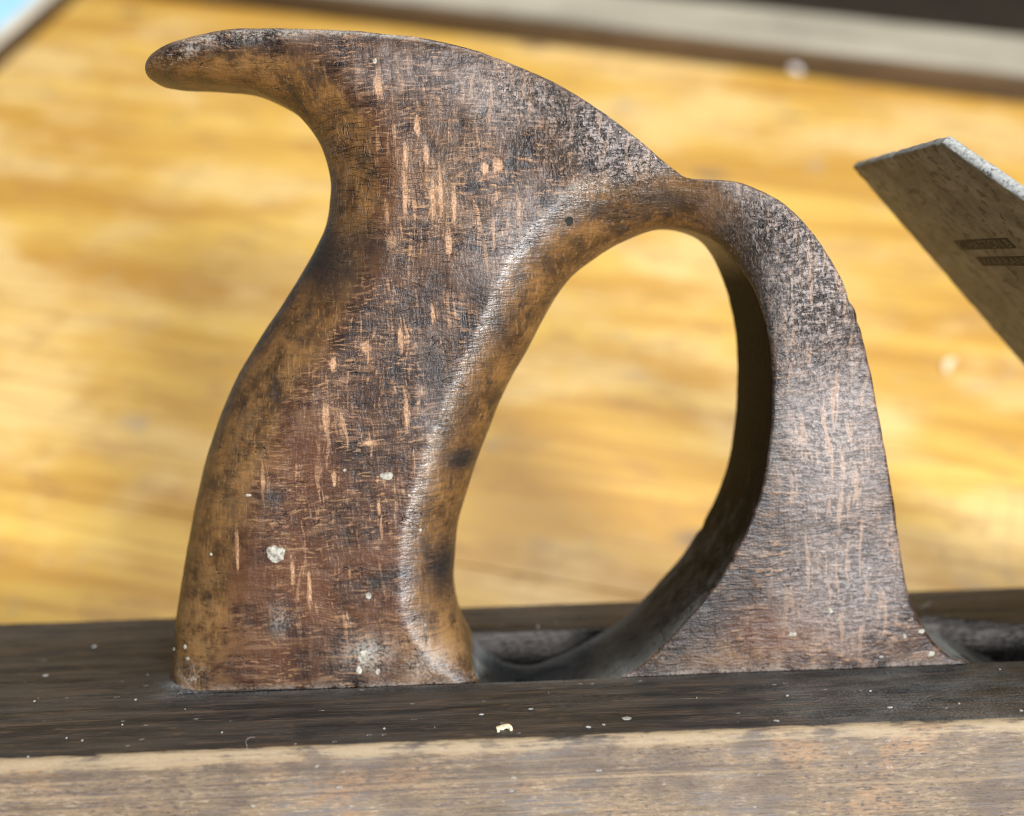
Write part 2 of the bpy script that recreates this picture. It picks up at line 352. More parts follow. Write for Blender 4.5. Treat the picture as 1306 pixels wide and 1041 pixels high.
tag(bo, 'pale blue flat board lying beyond the narrow beige rail', 'board')
bm = bmesh.new(); bmesh.ops.create_grid(bm, x_segments=1, y_segments=1, size=4.0)
fl = bm_obj('floor', bm, M['floor']); fl.location = (0, 1.5, -.35); tag(fl, kind='structure')

# ------------------------------------------------------------------ the hand plane
plane = empty('hand_plane', P)
tag(plane, 'old wooden bench plane with closed curved tote and dark stock', 'hand plane')

# --- tote (closed handle): outline points (pixel x, pixel y, depth of that edge, round-over width, round-over depth)
YF, YB = -12.5, 15.0
YC, T = (YF + YB) / 2, (YB - YF) / 2
outer = [
 (214, 905, -6, 8, 10), (213, 872, -6, 8, 10), (217, 830, -5, 9, 11), (219, 800, -4, 10, 12), (222, 775, -4, 11, 12.5), (228, 740, -4, 11, 12.5), (236, 690, -4, 11, 12.5),
 (246, 640, -4, 11, 12.5), (258, 590, -4, 11, 12.5), (272, 545, -4, 11, 12.5), (290, 500, -4, 11, 12.5), (312, 458, -4, 11, 12.5), (337, 418, -4, 11, 12.5),
 (362, 380, -4, 11, 12.5), (385, 343, -4, 11, 12.5), (402, 312, -4, 11, 12), (414, 285, -4, 10, 12), (419, 255, -4, 10, 11), (419, 225, -4, 10, 11), (413, 195, -2, 10, 11),
 (402, 172, 0, 9.5, 11), (385, 152, 2, 9, 10), (362, 137, 4, 8, 10), (335, 125, 5, 5.6, 10), (305, 117, 3, 4.4, 10.5), (270, 113, 1, 3.6, 10.5), (238, 111, 0, 3.4, 11),
 (213, 109, 0, 3.5, 11.5), (197, 105, -1, 3.6, 12), (188, 97, -2, 4.2, 12.5), (186, 86, -3, 4, 12.5), (190, 73, -4, 4, 12), (201, 62, -5, 3.8, 11), (217, 53, -7, 3, 9), (238, 46, -9, 2.4, 6), (266, 40.5, -10.5, 1.8, 3.5),
 (300, 37, -11, 1.4, 2), (350, 36, -11.5, 1.2, 1.5), (400, 37, -11.5, 1.2, 1.5), (450, 39, -11.5, 1.2, 1.4), (500, 44, -11.5, 1.1, 1.3), (550, 51, -11.5, 1.1, 1.3),
 (590, 60, -11.5, 1.1, 1.2), (630, 73, -11.7, 1, 1.2), (670, 88, -11.7, 1, 1.2), (710, 107, -11.7, 1, 1.2), (750, 131, -11.7, 1, 1.2), (790, 158, -11.7, 1, 1.2), (825, 187, -11.7, 1, 1.2),
 (850, 208, -11.7, 1, 1.2), (867, 221, -11.7, 1.2, 1.4), (877, 227, -11.5, 1.5, 1.8), (892, 228.5, -11.5, 2, 2), (915, 229, -11.5, 2, 2), (940, 232, -11.5, 2, 2), (965, 240, -11.5, 1.8, 2), (990, 253, -11.5, 1.5, 1.8),
 (1012, 270, -11.7, 1.3, 1.5), (1035, 295, -11.7, 1.1, 1.3), (1055, 322, -11.8, 1, 1.2), (1072, 352, -11.8, .9, 1), (1084, 380, -11.8, .9, 1), (1095, 410, -11.8, .9, 1), (1103, 440, -11.9, .8, .9),
 (1110, 470, -12, .7, .8), (1117, 510, -12, .7, .8), (1126, 555, -12, .7, .8), (1134, 600, -12, .7, .8), (1140, 640, -12, .7, .8), (1146, 685, -12, .7, .8), (1152, 725, -12, .7, .8),
 (1158, 755, -12, .7, .8), (1167, 780, -12, .7, .8), (1180, 805, -12, .7, .8), (1196, 824, -12, .7, .8), (1214, 838, -12, .6, .7), (1240, 850, -12, .5, .5), (1252, 905, -12, .5, .5)]
inner = [
 (637, 842.5, 13.3, .6, .7), (671, 844, 15, .5, .5), (701, 839, 15, .5, .5), (731, 827, 15, .5, .5), (761, 809.5, 15, .5, .5), (792, 790, 15, .5, .5), (824, 760, 15, .5, .5), (846, 735, 15, .5, .5), (865, 713, 15, .5, .5),
 (887, 682, 15, .5, .5), (906, 647, 15, .5, .5), (921, 612, 15, .5, .5), (931, 576, 15, .5, .5), (937, 525, 15, .5, .6), (939.5, 474, 15, .6, .8), (937, 423, 14.5, .9, 1.2), (931, 390, 14, 1.4, 2), (921, 360, 13, 2.5, 3.5),
 (906, 328, 11, 5.5, 7), (886, 306, 9, 8.5, 9), (855, 294.5, 7, 10.5, 10.5), (824, 296, 5, 11, 11.5), (784, 313, 2, 11.5, 12), (743, 341, 0, 10.5, 12), (717, 367, -1, 10, 12), (697, 400, -1, 9.5, 12), (672, 448, -2, 9, 12),
 (641, 504, -2, 8.5, 12), (621, 555, -2, 8.5, 12), (600, 612, -1, 8.5, 12), (586, 657, 0, 8.5, 12), (580, 703, 0, 8.5, 11.5), (579, 745, 0, 8, 11), (584, 782, 0, 6.5, 9.5), (595, 808, 2, 4.2, 7), (613, 831, 8.5, 1.5, 2.5)]
def smooth_loop(pts, step, amp, seed):
    q = []
    for (px, py, Y, r, d) in pts:
        p = onY(px, py, Y); q.append((p[0], p[2], r * (1.3 if r > 3 else 1.0), d))
    q = np.array(q); n = len(q); out = []
    for i in range(n):
        p0, p1, p2, p3 = q[i - 1], q[i], q[(i + 1) % n], q[(i + 2) % n]
        L = np.hypot(*(p2[:2] - p1[:2])); k = max(1, int(round(L / step)))
        for j in range(k):
            t = j / k
            v = .5 * ((2 * p1) + (-p0 + p2) * t + (2 * p0 - 5 * p1 + 4 * p2 - p3) * t * t + (-p0 + 3 * p1 - 3 * p2 + p3) * t ** 3)
            v[2:] = p1[2:] * (1 - t) + p2[2:] * t
            out.append(v)
    out = np.array(out)
    tg = np.roll(out[:, :2], -1, 0) - np.roll(out[:, :2], 1, 0); tg /= np.linalg.norm(tg, axis=1)[:, None]
    nr = np.stack([-tg[:, 1], tg[:, 0]], 1)
    for i, v in enumerate(out):                          # knocks and wear in the outline
        sharpness = 1.0 if v[2] < 3 else .35
        w = mn.noise(Vector((v[0] * .16, v[1] * .16, seed))) * amp + mn.noise(Vector((v[0] * .7, v[1] * .7, seed))) * amp * .45 * sharpness
        out[i, :2] += nr[i] * w
    return out
STEP = .62
LO = smooth_loop(outer, STEP, .16, 1.3); LI = smooth_loop(inner, STEP, .16, 5.1)
def chip(loop, px, py, rad, depth, inward):              # small broken-out notch in an edge
    c = onY(px, py, YF); c = np.array([c[0], c[2]])
    d = np.linalg.norm(loop[:, :2] - c, axis=1); w = np.exp(-(d / rad) ** 2)
    loop[:, :2] += np.array(inward)[None] * (w * depth)[:, None]
chip(LO, 1083, 384, 1.1, .45, (-1, -.2)); chip(LO, 1095, 412, .9, .4, (-1, -.1)); chip(LI, 935, 716, 1.2, .5, (.8, -.6)); chip(LO, 205, 60, 1.0, .3, (.3, -.8))
loops = [LO, LI]
segs = [(L[:, :2], np.roll(L[:, :2], -1, 0)) for L in loops]
def inside(pts):
    ok = np.zeros(len(pts), bool)
    for a, b in segs:
        for p, q in zip(a, b):
            c = (p[1] > pts[:, 1]) != (q[1] > pts[:, 1])
            if not c.any(): continue
            xi = (q[0] - p[0]) * (pts[:, 1] - p[1]) / (q[1] - p[1] + 1e-12) + p[0]
            ok ^= c & (pts[:, 0] < xi)
    return ok
bs = []                                                  # dense boundary samples with their round-over
for L in loops:
    N = np.roll(L, -1, 0)
    for t in (0, .25, .5, .75): bs.append(L * (1 - t) + N * t)
bs = np.concatenate(bs)
def depth_at(pts, chunk=1500):
    h = np.empty(len(pts)); dm = np.empty(len(pts))
    for i in range(0, len(pts), chunk):
        p = pts[i:i + chunk]
        d = np.hypot(p[:, :1] - bs[None, :, 0], p[:, 1:] - bs[None, :, 1])
        u = np.clip(1 - d / bs[None, :, 2], 0, 1)
        h[i:i + chunk] = (T - bs[None, :, 3] * (1 - (1 - u ** 1.42) ** (1 / 2.1))).min(1); dm[i:i + chunk] = d.min(1)
    return h, dm
pts = []; edges = []
for L in loops:
    b = len(pts); n = len(L); pts += [tuple(v[:2]) for v in L]; edges += [(b + i, b + (i + 1) % n) for i in range(n)]
rings = []
for L in loops:
    tg = np.roll(L[:, :2], -1, 0) - np.roll(L[:, :2], 1, 0); tg /= np.linalg.norm(tg, axis=1)[:, None]
    nr = np.stack([-tg[:, 1], tg[:, 0]], 1)
    tst = L[:, :2] + nr * .05
    if inside(tst).mean() < .5: nr = -nr
    for d in (.03, .10, .22, .42, .72, 1.15): rings.append(np.c_[L[:, :2] + nr * d, np.full(len(L), d)])
rings = np.concatenate(rings)
ok = inside(rings[:, :2]); rings = rings[ok]
_, dm = depth_at(rings[:, :2]); rings = rings[dm > rings[:, 2] * .86]
lo_, hi_ = LO[:, :2].min(0), LO[:, :2].max(0); G = .62
gx, gz = np.meshgrid(np.arange(lo_[0], hi_[0], G), np.arange(lo_[1], hi_[1], G * .866)); gx[1::2] += G / 2
grid = np.c_[gx.ravel(), gz.ravel()]; grid = grid[inside(grid)]
_, dm = depth_at(grid); grid = grid[dm > 1.5]
allp = np.concatenate([np.array(pts), rings[:, :2], grid])
vo, eo, fo, ov, oe, of_ = delaunay_2d_cdt([Vector(p) for p in allp], edges, [], 0, 1e-5)
v2 = np.array([(v.x, v.y) for v in vo]); tri = np.array([f for f in fo if len(f) == 3])
tri = tri[inside(v2[tri].mean(1))]
hh, dm = depth_at(v2)
nv = len(v2); F3 = []; V3 = []
e2 = {}
for t in tri:
    a = v2[t[1]] - v2[t[0]]; b = v2[t[2]] - v2[t[0]]
    if a[0] * b[1] - a[1] * b[0] < 0: t = t[::-1]
    F3.append((t[0], t[1], t[2])); F3.append((t[0] + nv, t[2] + nv, t[1] + nv))
    for i in range(3): e2[(t[i], t[(i + 1) % 3])] = 1
for (a, b) in list(e2):
    if (b, a) not in e2: F3.append((b, a, a + nv, b + nv))
def wob(x, z, s):
    return (mn.noise(Vector((x * .07, z * .07, s))) * .22 + mn.noise(Vector((x * .22, z * .22, s + 9))) * .10 + mn.noise(Vector((x * .65, z * .65, s + 3))) * .05)
for s, sd in ((-1, 0.), (1, 20.)):
    for i in range(nv):
        k = min(1.0, dm[i] / 1.5)
        V3.append((v2[i, 0], YC + s * (hh[i] + wob(v2[i, 0], v2[i, 1], sd) * k), v2[i, 1]))
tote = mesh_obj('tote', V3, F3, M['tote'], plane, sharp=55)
# wear maps, plus painted sheen, highlight and shade, tied to places on the handle
def gmap(blobs):
    r = np.zeros(nv)
    for (px, py, rx, ry, deg, val) in blobs:
        c = onY(px, py, YF); a = math.radians(deg)
        dx = v2[:, 0] - c[0]; dz = v2[:, 1] - c[2]
        u = (dx * math.cos(a) + dz * math.sin(a)) / (rx / 7); w = (-dx * math.sin(a) + dz * math.cos(a)) / (ry / 7)
        r = np.maximum(r, val * np.exp(-(u * u + w * w)))
    return np.r_[r, r]
rn = np.clip((T - hh) / T, 0, 1)
set_attr(tote, 'rnd', np.r_[rn, rn])
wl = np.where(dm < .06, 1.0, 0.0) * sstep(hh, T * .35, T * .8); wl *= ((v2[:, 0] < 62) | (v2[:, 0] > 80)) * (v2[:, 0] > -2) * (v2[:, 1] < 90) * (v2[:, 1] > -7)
set_attr(tote, 'wall_shade', np.r_[wl, wl])
iw = np.full(nv, 99.0)
for k in range(0, nv, 4000):
    q = v2[k:k + 4000]; sub = LI[::3]
    iw[k:k + 4000] = np.hypot(q[:, :1] - sub[None, :, 0], q[:, 1:] - sub[None, :, 1]).min(1)
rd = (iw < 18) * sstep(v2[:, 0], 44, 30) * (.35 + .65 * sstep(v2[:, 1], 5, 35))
set_attr(tote, 'ridge_glint', np.r_[rd, rd])
set_attr(tote, 'grey', gmap([(1040, 360, 90, 140, 0, 1), (1060, 560, 90, 160, 0, 1), (1080, 740, 120, 120, 0, .8), (960, 270, 80, 50, -30, 1), (790, 190, 90, 50, -40, 1), (640, 120, 110, 50, -20, .75), (520, 90, 90, 40, 0, .55), (650, 300, 90, 50, 50, .6), (545, 520, 30, 110, 0, .5)]))  # where grey sheen and edge highlights are painted in
set_attr(tote, 'crackle', gmap([(455, 190, 50, 100, 0, 1), (470, 300, 40, 50, 20, .7), (330, 560, 40, 110, -25, .45), (600, 470, 25, 120, -20, .5), (580, 740, 25, 90, 0, .6), (800, 260, 80, 25, 10, .5), (1060, 600, 70, 160, 0, .12)]))
set_attr(tote, 'pit', gmap([(740, 170, 75, 45, -40, 1), (700, 130, 60, 30, -30, .7), (800, 205, 40, 30, -40, .8), (1000, 300, 60, 60, -40, .8), (1040, 380, 70, 70, 0, .75)]))
set_attr(tote, 'fleck', gmap([(560, 240, 140, 110, 0, 1), (500, 470, 110, 130, 0, 1), (470, 620, 130, 120, 0, .9), (460, 760, 110, 80, 0, .8), (1050, 480, 80, 180, 0, .45), (1070, 700, 90, 120, 0, .5)]))
set_attr(tote, 'red', gmap([(420, 760, 170, 130, 0, 1), (380, 620, 80, 120, 0, .8), (470, 240, 60, 100, 0, .7), (1000, 810, 200, 40, 0, .7)]))
set_attr(tote, 'ochre', gmap([(560, 830, 60, 50, 30, 1), (250, 800, 50, 80, 0, .9), (330, 560, 40, 140, -25, .7), (430, 270, 40, 80, 0, .5), (560, 240, 90, 70, 0, .35), (900, 835, 150, 25, 0, .6), (300, 80, 60, 15, 0, .7)]))
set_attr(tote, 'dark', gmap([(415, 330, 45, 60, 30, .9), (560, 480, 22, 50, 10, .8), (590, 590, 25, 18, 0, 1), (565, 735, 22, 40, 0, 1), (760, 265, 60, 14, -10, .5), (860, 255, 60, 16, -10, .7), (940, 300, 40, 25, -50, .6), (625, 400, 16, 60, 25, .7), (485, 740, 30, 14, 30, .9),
    (460, 310, 60, 30, 0, .6), (500, 400, 60, 20, 30, .5), (960, 480, 45, 260, 0, .9), (880, 800, 110, 60, 50, .9), (720, 900, 100, 40, 0, .9), (355, 800, 20, 14, 0, .8), (345, 635, 22, 20, 0, .8), (1092, 400, 9, 16, 0, 1), (200, 95, 14, 14, 0, .6)]))  # blobs on the loop's inner post side paint its shade; others are stains
zb = v2[:, 1]
du = np.exp(-np.clip(zb, 0, None) / .7) * .55
set_attr(tote, 'dust', np.maximum(np.r_[du, du], gmap([(470, 835, 30, 22, 0, 1), (545, 850, 30, 16, 0, .9), (360, 790, 14, 20, 0, .6), (240, 868, 20, 14, 0, 1), (228, 66, 30, 9, 15, 1), (300, 46, 110, 8, 3, .9), (470, 43, 120, 4, -3, .7), (700, 265, 50, 6, 40, .6), (700, 870, 60, 20, 0, .4)])))  # dust, plus a pale streak painting the highlight on the loop edge

# --- stock: a swept profile with the slot for the tote and the throat for the blade
S0, S1 = -132.0, 300.0
xs = np.unique(np.round(np.concatenate([np.arange(S0, -110, 3), np.arange(-110, 130, .75), np.arange(130, 230, 1.5), np.arange(230, S1 + .1, 5)]), 3))
prof = []                                                # (Y, Z, side, wear)
for z in np.linspace(-STOCK_H + 1.5, -26, 12): prof.append((STOCK_Y0, z, 1, 0))
for z in np.arange(-25.2, -1.6, .75): prof.append((STOCK_Y0, z, 1, max(0, .55 - abs(z + 1) / 6.0)))
for a in np.linspace(0, 90, 9):
    a = math.radians(a); prof.append((STOCK_Y0 + 1.5 - 1.5 * math.cos(a), -1.5 + 1.5 * math.sin(a), math.cos(a), .54))
top_y = np.unique(np.round(np.concatenate([np.arange(STOCK_Y0 + 2.2, -12.75, .75), [-12.75, -12.62], np.arange(-12, 15.0, .75), [15.25, 15.45, 15.9], np.arange(16.5, STOCK_Y1 - 1.5, .75)]), 3))
for y in top_y: prof.append((y, 0, 0, max(0, .16 - (y - STOCK_Y0 - 1.5) / 8)))
for a in np.linspace(90, 180, 7):
    a = math.radians(a); prof.append((STOCK_Y1 - 1.2 - 1.2 * math.cos(a), -1.2 + 1.2 * math.sin(a), 0, .1))
for z in np.linspace(-6, -STOCK_H + 1.5, 8): prof.append((STOCK_Y1, z, .6, 0))
prof += [(STOCK_Y1 - 1.5, -STOCK_H, .6, 0), (0, -STOCK_H, .6, 0), (STOCK_Y0 + 1.5, -STOCK_H, 1, 0)]
V = []; at = dict(side=[], wear=[], rough=[], dust=[])
BED_X = 179.0
for x in xs:
    for (y, z, sd, wr) in prof:
        n1 = mn.noise(Vector((x * .05, y * .3, z * .3))) * .12 + mn.noise(Vector((x * .3, y * .5, z * .5 + 7))) * .06
        yy, zz, ro = y, z, 0.0
        if z > -1.6:
            zz += n1
            if wr > .3: zz += (mn.noise(Vector((x * .11, 3.3, y * .2))) + .5 * mn.noise(Vector((x * .5, 8.3, y * .2)))) * .30 * wr
            if z == 0:
                rim = 15.3
                if x > 88: rim = 15.3 - sstep(x, 92, 118) * 8 + mn.noise(Vector((x * .25, 1.1, 2))) * 1.6 + mn.noise(Vector((x * .9, 1.1, 5))) * .6
                if -4 < x < 126 and -12.7 < y < rim:
                    d = 9.0
                    if x > 84:                            # rough open end of the slot in front of the tote
                        f = sstep(np.array(x), 84, 92)
                        rg = mn.noise(Vector((x * .12, y * .18, 4))) * 2.2 + mn.noise(Vector((x * .4, y * .5, 9))) * .9
                        cross = sstep(np.array(y), rim, rim - 9) * (.55 + .45 * sstep(np.array(y), -12.7, -8))
                        dd = (5.0 + rg) * max(.12, float(cross))
                        pit = math.exp(-(((x - 107) / 3.4) ** 2 + ((y - 3) / 3.0) ** 2)) * 5.5 + math.exp(-(((x - 92) / 3) ** 2 + ((y + 4) / 2.2) ** 2)) * 2.0
                        d = 9.0 * (1 - f) + (dd + pit) * f
                        d *= 1 - float(sstep(np.array(x), 118, 126))
                        ro = 1.0
                    zz -= d
                    if x <= 84: zz = -d; ro = .8
                elif -4 < x < 126 and rim <= y < rim + 1.2: ro = .7; zz -= .35 * (1 - (y - rim) / 1.2)
                if -57 < x <= 92 and -13.0 < y < -12.4: zz -= .9
                if BED_X <= x <= 222 and -36 < y < 26:    # throat
                    zz -= min(x - BED_X, 44.0) if x < 220 else 20; ro = .3
        else:
            if abs(y - STOCK_Y0) < .01: yy += n1 * .9 + mn.noise(Vector((x * .02, 1, z * .05))) * .15
        V.append((x, yy, zz)); at['side'].append(sd); at['wear'].append(wr); at['rough'].append(ro)
        du = 0.0
        if z == 0:
            if -58 < x < 30: du = math.exp(-max(0, -12.7 - y) / 1.6) * (.65 if y <= -12.5 else 0)
            dl = math.hypot((x + 57) / 4.0, (y + 8) / 5.0); du = max(du, math.exp(-dl * dl) * 1.2)
            if 30 < x < 92: du = max(du, math.exp(-max(0, -12.7 - y) / 1.5) * (.45 if y <= -12.5 else 0))
            if y < -12.6: du = max(du, .34 * float(sstep(np.array(x + 6 * nz((x, y, 0), .1)), 30, 85)))
        at['dust'].append(du)
n = len(prof); Fs = []
for i in range(len(xs) - 1):
    for j in range(n):
        a = i * n + j; b = i * n + (j + 1) % n
        Fs.append((a, a + n, b + n, b))
Fs.append(tuple(range(n))); Fs.append(tuple((len(xs) - 1) * n + j for j in range(n - 1, -1, -1)))
stock = mesh_obj('stock', V, Fs, M['stock'], plane, sharp=50)
for k, v in at.items(): set_attr(stock, k, v)

# --- blade (iron): bedded at 47 degrees in the stock
ia = math.radians(46.5)
Ld = np.array([math.cos(ia), 0, -math.sin(ia)]); Nd = np.array([math.sin(ia), 0, math.cos(ia)])   # along the blade, upper-face normal
O = np.array([81.0, 0, 97.3])
def ip(w, l, n): return O + np.array([0, w, 0]) + Ld * l + Nd * n
def on_iron(px, py):
    r = ray(px, py); t = np.dot(O - CAM, Nd) / np.dot(r, Nd); q = CAM + t * r
    return q[1], float(np.dot(q - O, Ld))
c1 = on_iron(1200, 183); c2 = on_iron(1306, 256); c3 = on_iron(1087, 214); c4 = on_iron(1306, 467)
slope = (c2[0] - c1[0]) / (c2[1] - c1[1]); wn = c2[0] - 4.0
lf = c1[1] + (wn - c1[0]) / slope
ol = [(c1[0], c1[1]), (wn, lf), (wn, 128), (24.5, 128), (c4[0], c4[1]), (c3[0], c3[1])]
dense = []
for i in range(len(ol)):
    a, b = np.array(ol[i]), np.array(ol[(i + 1) % len(ol)]); k = max(1, int(np.linalg.norm(b - a) / .8))
    for j in range(k): dense.append(a + (b - a) * j / k)
dense = np.array(dense)
tg = np.roll(dense, -1, 0) - np.roll(dense, 1, 0); tg /= np.linalg.norm(tg, axis=1)[:, None]; nr = np.stack([-tg[:, 1], tg[:, 0]], 1)
cen = dense.mean(0)
sgn = np.sign(((cen - dense) * nr).sum(1).mean())
for i, d in enumerate(dense):
    dense[i] += nr[i] * (mn.noise(Vector((d[0] * .25, d[1] * .25, 2))) * .25 + mn.noise(Vector((d[0] * 1.1, d[1] * 1.1, 6))) * .12)
TH = 2.1; layers = [(0, .45), (.12, .15), (.4, 0), (TH * .5, -.05), (TH - .5, 0), (TH - .15, .15), (TH, .4)]
Vi = []; Fi = []; ed = []; m = len(dense)
for (hn, ins) in layers:
    for i, d in enumerate(dense):
        q = d + nr[i] * sgn * ins
        Vi.append(ip(q[0], q[1], hn + mn.noise(Vector((q[0] * .5, q[1] * .5, hn))) * .12)); ed.append((.22 if d[1] < c1[1] + .6 and d[0] > c1[0] + .5 else 1.0) if hn > .1 else .12)
for k in range(len(layers) - 1):
    for i in range(m):
        a = k * m + i; b = k * m + (i + 1) % m; Fi.append((a, b, b + m, a + m))
Fi.append(tuple(range(m - 1, -1, -1))); Fi.append(tuple((len(layers) - 1) * m + i for i in range(m)))
iron = mesh_obj('blade', Vi, Fi, M['iron'], plane, sharp=40)
bmx = bmesh.new(); bmx.from_mesh(iron.data); bmesh.ops.recalc_face_normals(bmx, faces=bmx.faces); bmx.to_mesh(iron.data); bmx.free()
set_attr(iron, 'edge', ed)
iron['label'] = 'tarnished steel blade with a stamped maker name'
# maker's stamp on the under face: two sunk strips with letters
def stamp(text, p_left, p_low, wid):
    w0, l0 = on_iron(*p_left); w1, l1 = on_iron(*p_low)
    hgt = max(1.6, l1 - l0)
    fr = [(w0, l0), (w0 - wid, l0), (w0 - wid, l0 + hgt), (w0, l0 + hgt)]
    vs = [ip(a, b, -.03) for a, b in fr] + [ip(a, b, .05) for a, b in fr]
    st = mesh_obj('stamp_strip', vs, [(3, 2, 1, 0), (4, 5, 6, 7), (0, 1, 5, 4), (1, 2, 6, 5), (2, 3, 7, 6), (3, 0, 4, 7)], M['stampdark'], iron, smooth=False)
    cu = bpy.data.curves.new('letters', 'FONT'); cu.body = text; cu.size = 1; cu.extrude = .0
    to = bpy.data.objects.new('tmp', cu); COL.objects.link(to); bpy.context.view_layer.update()
    me = bpy.data.meshes.new_from_object(to.evaluated_get(bpy.context.evaluated_depsgraph_get()))
    bpy.data.objects.remove(to)
    co = np.array([v.co[:2] for v in me.vertices]); mnx, mxx = co.min(0), co.max(0)
    fcs = [tuple(p.vertices) for p in me.polygons]; bpy.data.meshes.remove(me)
    vv = []
    for c in co:
        u = (c - mnx) / (mxx - mnx)
        vv.append(ip(w0 - wid * (.03 + .94 * u[0]), l0 + hgt * (.88 - .76 * u[1]), -.07))
    mesh_obj('letters', vv, fcs, M['stamplet'], st, smooth=False)
stamp('C. HATTON B', (1216, 307), (1226, 319), 22)
stamp('WARRANTED', (1244, 328), (1254, 339), 26)
# wedge that holds the blade, above it
wv = []
for (w) in (-27, 23):
    for (l, n0, n1) in ((78, TH + .05, TH + 12), (150, TH + .05, TH + 2)):
        wv += [ip(w, l, n0), ip(w, l, n1)]
wo = mesh_obj('wedge', wv, [(0, 2, 3, 1), (4, 5, 7, 6), (0, 1, 5, 4), (2, 6, 7, 3), (1, 3, 7, 5), (0, 4, 6, 2)], M['wedge'], plane, smooth=False)
bmx = bmesh.new(); bmx.from_mesh(wo.data); bmesh.ops.recalc_face_normals(bmx, faces=bmx.faces)
bmesh.ops.bevel(bmx, geom=list(bmx.edges), offset=.0008, segments=2, affect='EDGES'); bmx.to_mesh(wo.data); bmx.free()
# off-cut under the raised edge of the sole
bm = bmesh.new(); sy = [(-37, -STOCK_H), (20, -STOCK_H)]
pa, pb = to_world((0, -37, -STOCK_H - .05)), to_world((0, 8, -STOCK_H - .05))
vs = []
for x in (-.10, .20):
    vs += [bm.verts.new((x, pa.y, 0.0001)), bm.verts.new((x, pb.y, 0.0001)), bm.verts.new((x, pb.y, pb.z)), bm.verts.new((x, pa.y, pa.z))]
for f in ((0, 1, 2, 3), (7, 6, 5, 4), (0, 4, 5, 1), (1, 5, 6, 2), (2, 6, 7, 3), (3, 7, 4, 0)): bm.faces.new([vs[i] for i in f])
bmesh.ops.recalc_face_normals(bm, faces=bm.faces)
po = bm_obj('support_wedge', bm, M['prop']); tag(po, 'plain pine wedge propping up the sole of the hand plane', 'wedge')

# ------------------------------------------------------------------ flecks of paint on the handle
def bvh_of(o): return BVHTree.FromPolygons([v.co for v in o.data.vertices], [tuple(p.vertices) for p in o.data.polygons])
tb = bvh_of(tote); sb = bvh_of(stock); CM = Vector(CAM) * MM
def hit(tree, px, py):
    return tree.ray_cast(CM, Vector(ray(px, py)).normalized())
def fleck_mesh(name, tree, px, py, rx, ry, mat, parent, seed, thick=.12):
    r_ = random.Random(seed); loc, nrm, _, _ = hit(tree, px, py)
    if loc is None: return None
    u = nrm.cross(Vector((0, 0, 1))).normalized(); v = u.cross(nrm)
    if v.z < 0: v = -v
    vs = []; fs = []; k = 16; rad = [1 + .38 * mn.noise(Vector((math.cos(i / k * 6.283) * 1.4, math.sin(i / k * 6.283) * 1.4, seed * 3.1))) + r_.uniform(-.1, .1) for i in range(k)]
    for f, hgt in ((1.0, -.02), (.9, .75), (.55, 1.0)):
        for i in range(k):
            a = i / k * 6.283
            q = loc + (u * math.cos(a) * rx + v * math.sin(a) * ry) * (rad[i] * f * MM)
            h2 = tree.ray_cast(q + nrm * .003, -nrm)
            base = h2[0] if h2[0] is not None else q
            vs.append(base / MM + nrm * (thick * hgt * (1 + r_.uniform(-.25, .25))))
    vs.append(loc / MM + nrm * thick)
    for b in (0, k):
        for i in range(k): fs.append((b + i, b + (i + 1) % k, b + k + (i + 1) % k, b + k + i))
    for i in range(k): fs.append((2 * k + i, 2 * k + (i + 1) % k, 3 * k))
    return mesh_obj(name, vs, fs, mat, parent, sharp=60)
for i, (px, py, a, b) in enumerate([(352, 706, 13, 11), (470, 760, 4, 4), (236, 825, 3, 3), (239, 840, 3, 2.6), (222, 828, 1.6, 2), (458, 855, 4, 5), (464, 838, 8, 8), (482, 857, 3, 4),
    (269, 707, 2, 2), (1058, 779, 5, 4), (1067, 790, 3, 3), (1011, 809, 5, 3.5), (1154, 812, 3, 3), (1187, 834, 5, 4), (1124, 838, 3, 2), (1176, 805, 6, 3), (493, 607, 8, 5), (522, 632, 2, 2), (542, 797, 2, 2),
    (440, 600, 2.4, 2), (478, 78, 3, 3.5), (536, 676, 2, 2), (1109, 725, 3, 2), (317, 632, 4, 2)]):
    fleck_mesh('paint_fleck', tb, px, py, a / 7, b / 7, M['white'], tote, i + 1, .05 if a > 6 else .12)
# dark worm hole on the inside curve
loc, nrm, _, _ = hit(tb, 726, 282)
fleck_mesh('dark_knot', tb, 726, 282, .85, .8, M['stampdark'], tote, 77, .03)

# ------------------------------------------------------------------ loose bits lying on the stock and bench
def lay(o): o.matrix_world = P; return o
# curled pale chip
def curl(name, px, py, rad, wid, arc, th, mat, rot, ground='stock'):
    vs = []; fs = []; k = 12
    for i in range(k + 1):
        a = arc * (i / k - .5); tw = 1 - .55 * abs(i / k - .5) * 2
        for (rr, zz) in ((rad - wid * .5 * tw, 0), (rad + wid * .5 * tw, 0), (rad + wid * .5 * tw, th), (rad - wid * .5 * tw, th)):
            vs.append((rr * math.sin(a), rr * math.cos(a) - rad, zz + (.25 * th * math.sin(i * .9))))
    for i in range(k):
        for j in range(4):
            a = i * 4 + j; b = i * 4 + (j + 1) % 4; fs.append((a, a + 4, b + 4, b))
    fs.append((0, 1, 2, 3)); fs.append((k * 4 + 3, k * 4 + 2, k * 4 + 1, k * 4))
    o = mesh_obj(name, vs, fs, mat, None, sharp=50)
    if ground == 'stock':
        loc = hit(sb, px, py)[0]; o.matrix_world = P @ Matrix.Translation(loc + Vector((0, 0, .3 * th * MM))) @ Matrix.Rotation(rot, 4, 'Z')
    else:
        w = on_bench(px, py); o.matrix_world = Matrix.Translation(w + Vector((0, 0, .3 * th * MM))) @ Matrix.Rotation(rot, 4, 'Z')
    return o
tag(curl('wood_chip', 641, 930, 1.15, .95, 3.3, .5, M['chip'], .3), 'small curled pale wood chip on the dark stock top', 'wood chip')
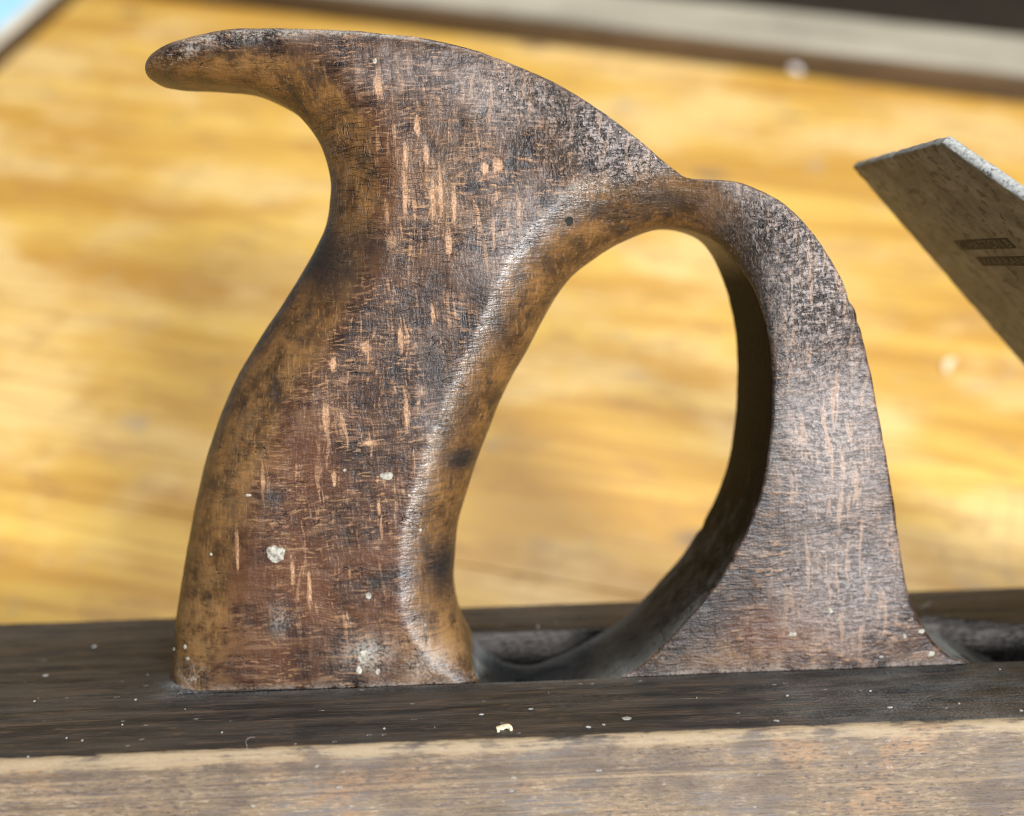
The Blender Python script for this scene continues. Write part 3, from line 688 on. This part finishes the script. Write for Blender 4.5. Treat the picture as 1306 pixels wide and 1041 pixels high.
tag(curl('wood_shaving', 1208, 467, 9, 3.2, 1.1, .9, M['chip'], .9, 'bench'), 'pale wood shaving lying on the yellow bench behind the blade', 'shaving')
w = on_bench(1015, 93)
bm = bmesh.new(); bmesh.ops.create_icosphere(bm, subdivisions=3, radius=.0052)
for v in bm.verts: v.co *= 1 + .25 * mn.noise(v.co * 300); v.co.z *= .7
o = bm_obj('paper_crumb', bm, M['crumb'], None, True); o.location = w + Vector((0, 0, .0034)); tag(o, 'white crumpled crumb on the bench close to the back rail', 'crumb')
# dust specks on the stock
dust_bm = bmesh.new()
def speck(px, py, rx, ry, seed):
    loc = hit(sb, px, py)[0]
    if loc is None: return
    r_ = random.Random(seed); vs = bmesh.ops.create_icosphere(dust_bm, subdivisions=2, radius=1 * MM)['verts']
    m = Matrix.Translation(loc + Vector((0, 0, .0001))) @ Matrix.Rotation(r_.uniform(-.5, .5), 4, 'Z')
    for v in vs:
        v.co *= 1 + .3 * mn.noise(v.co * 1500 + Vector((seed, 0, 0))); v.co.x *= rx; v.co.y *= ry; v.co.z *= .16
        v.co = m @ v.co
for i, (px, py, a, b) in enumerate([(120, 825, .55, .5), (58, 862, .6, .45), (173, 893, .25, .3), (44, 895, .25, .3), (85, 942, .2, .25), (105, 945, .22, .25), (36, 966, .2, .25), (283, 935, .2, .25), (156, 925, .18, .2),
    (677, 905, .45, .3), (614, 912, .5, .25), (799, 917, .9, .7), (750, 928, .5, .25), (770, 925, .35, .25), (1004, 888, .35, .25), (990, 920, .55, .3), (1135, 903, .6, .2), (1223, 898, .25, .25), (1302, 907, .35, .35), (1110, 882, .3, .2), (686, 800, .35, .4), (490, 930, .25, .25)]):
    speck(px, py, a, b, i + 1)
for i in range(10): speck(random.uniform(0, 1306), random.uniform(850, 945), random.uniform(.05, .22), random.uniform(.06, .14), i + 50)
do = bm_obj('sawdust', dust_bm, M['hair'], None, True); do.matrix_world = P
tag(do, 'pale specks of sawdust scattered over the dark stock top', 'sawdust', kind='stuff')
def fibre(pts, label, tree=sb, lift=.25, rad=.045):
    base = []
    for (px, py, h) in pts:
        loc = hit(tree, px, py)[0]; base.append(loc / MM + Vector((0, 0, h)))
    cu = bpy.data.curves.new('fibre', 'CURVE'); cu.dimensions = '3D'; cu.bevel_depth = rad * MM; cu.bevel_resolution = 1
    sp = cu.splines.new('NURBS'); sp.points.add(len(base) - 1); sp.use_endpoint_u = True; sp.order_u = 3
    for p_, b in zip(sp.points, base): p_.co = (*(b * MM), 1)
    cu.materials.append(M['hair'])
    to = bpy.data.objects.new('tmp', cu); COL.objects.link(to); bpy.context.view_layer.update()
    me = bpy.data.meshes.new_from_object(to.evaluated_get(bpy.context.evaluated_depsgraph_get())); bpy.data.objects.remove(to)
    o = bpy.data.objects.new('fibre', me); COL.objects.link(o); o.matrix_world = P
    tag(o, label, 'fibre')
fibre([(314, 962, .1), (316, 955, .3), (313, 950, .6), (318, 946, .8), (325, 944, .5)], 'tiny grey fibre curling at the worn front edge of the stock')
fibre([(1168, 774, .1), (1174, 777, .3), (1181, 775, .5), (1187, 769, .3)], 'fine pale hair on the stock just ahead of the tote toe')
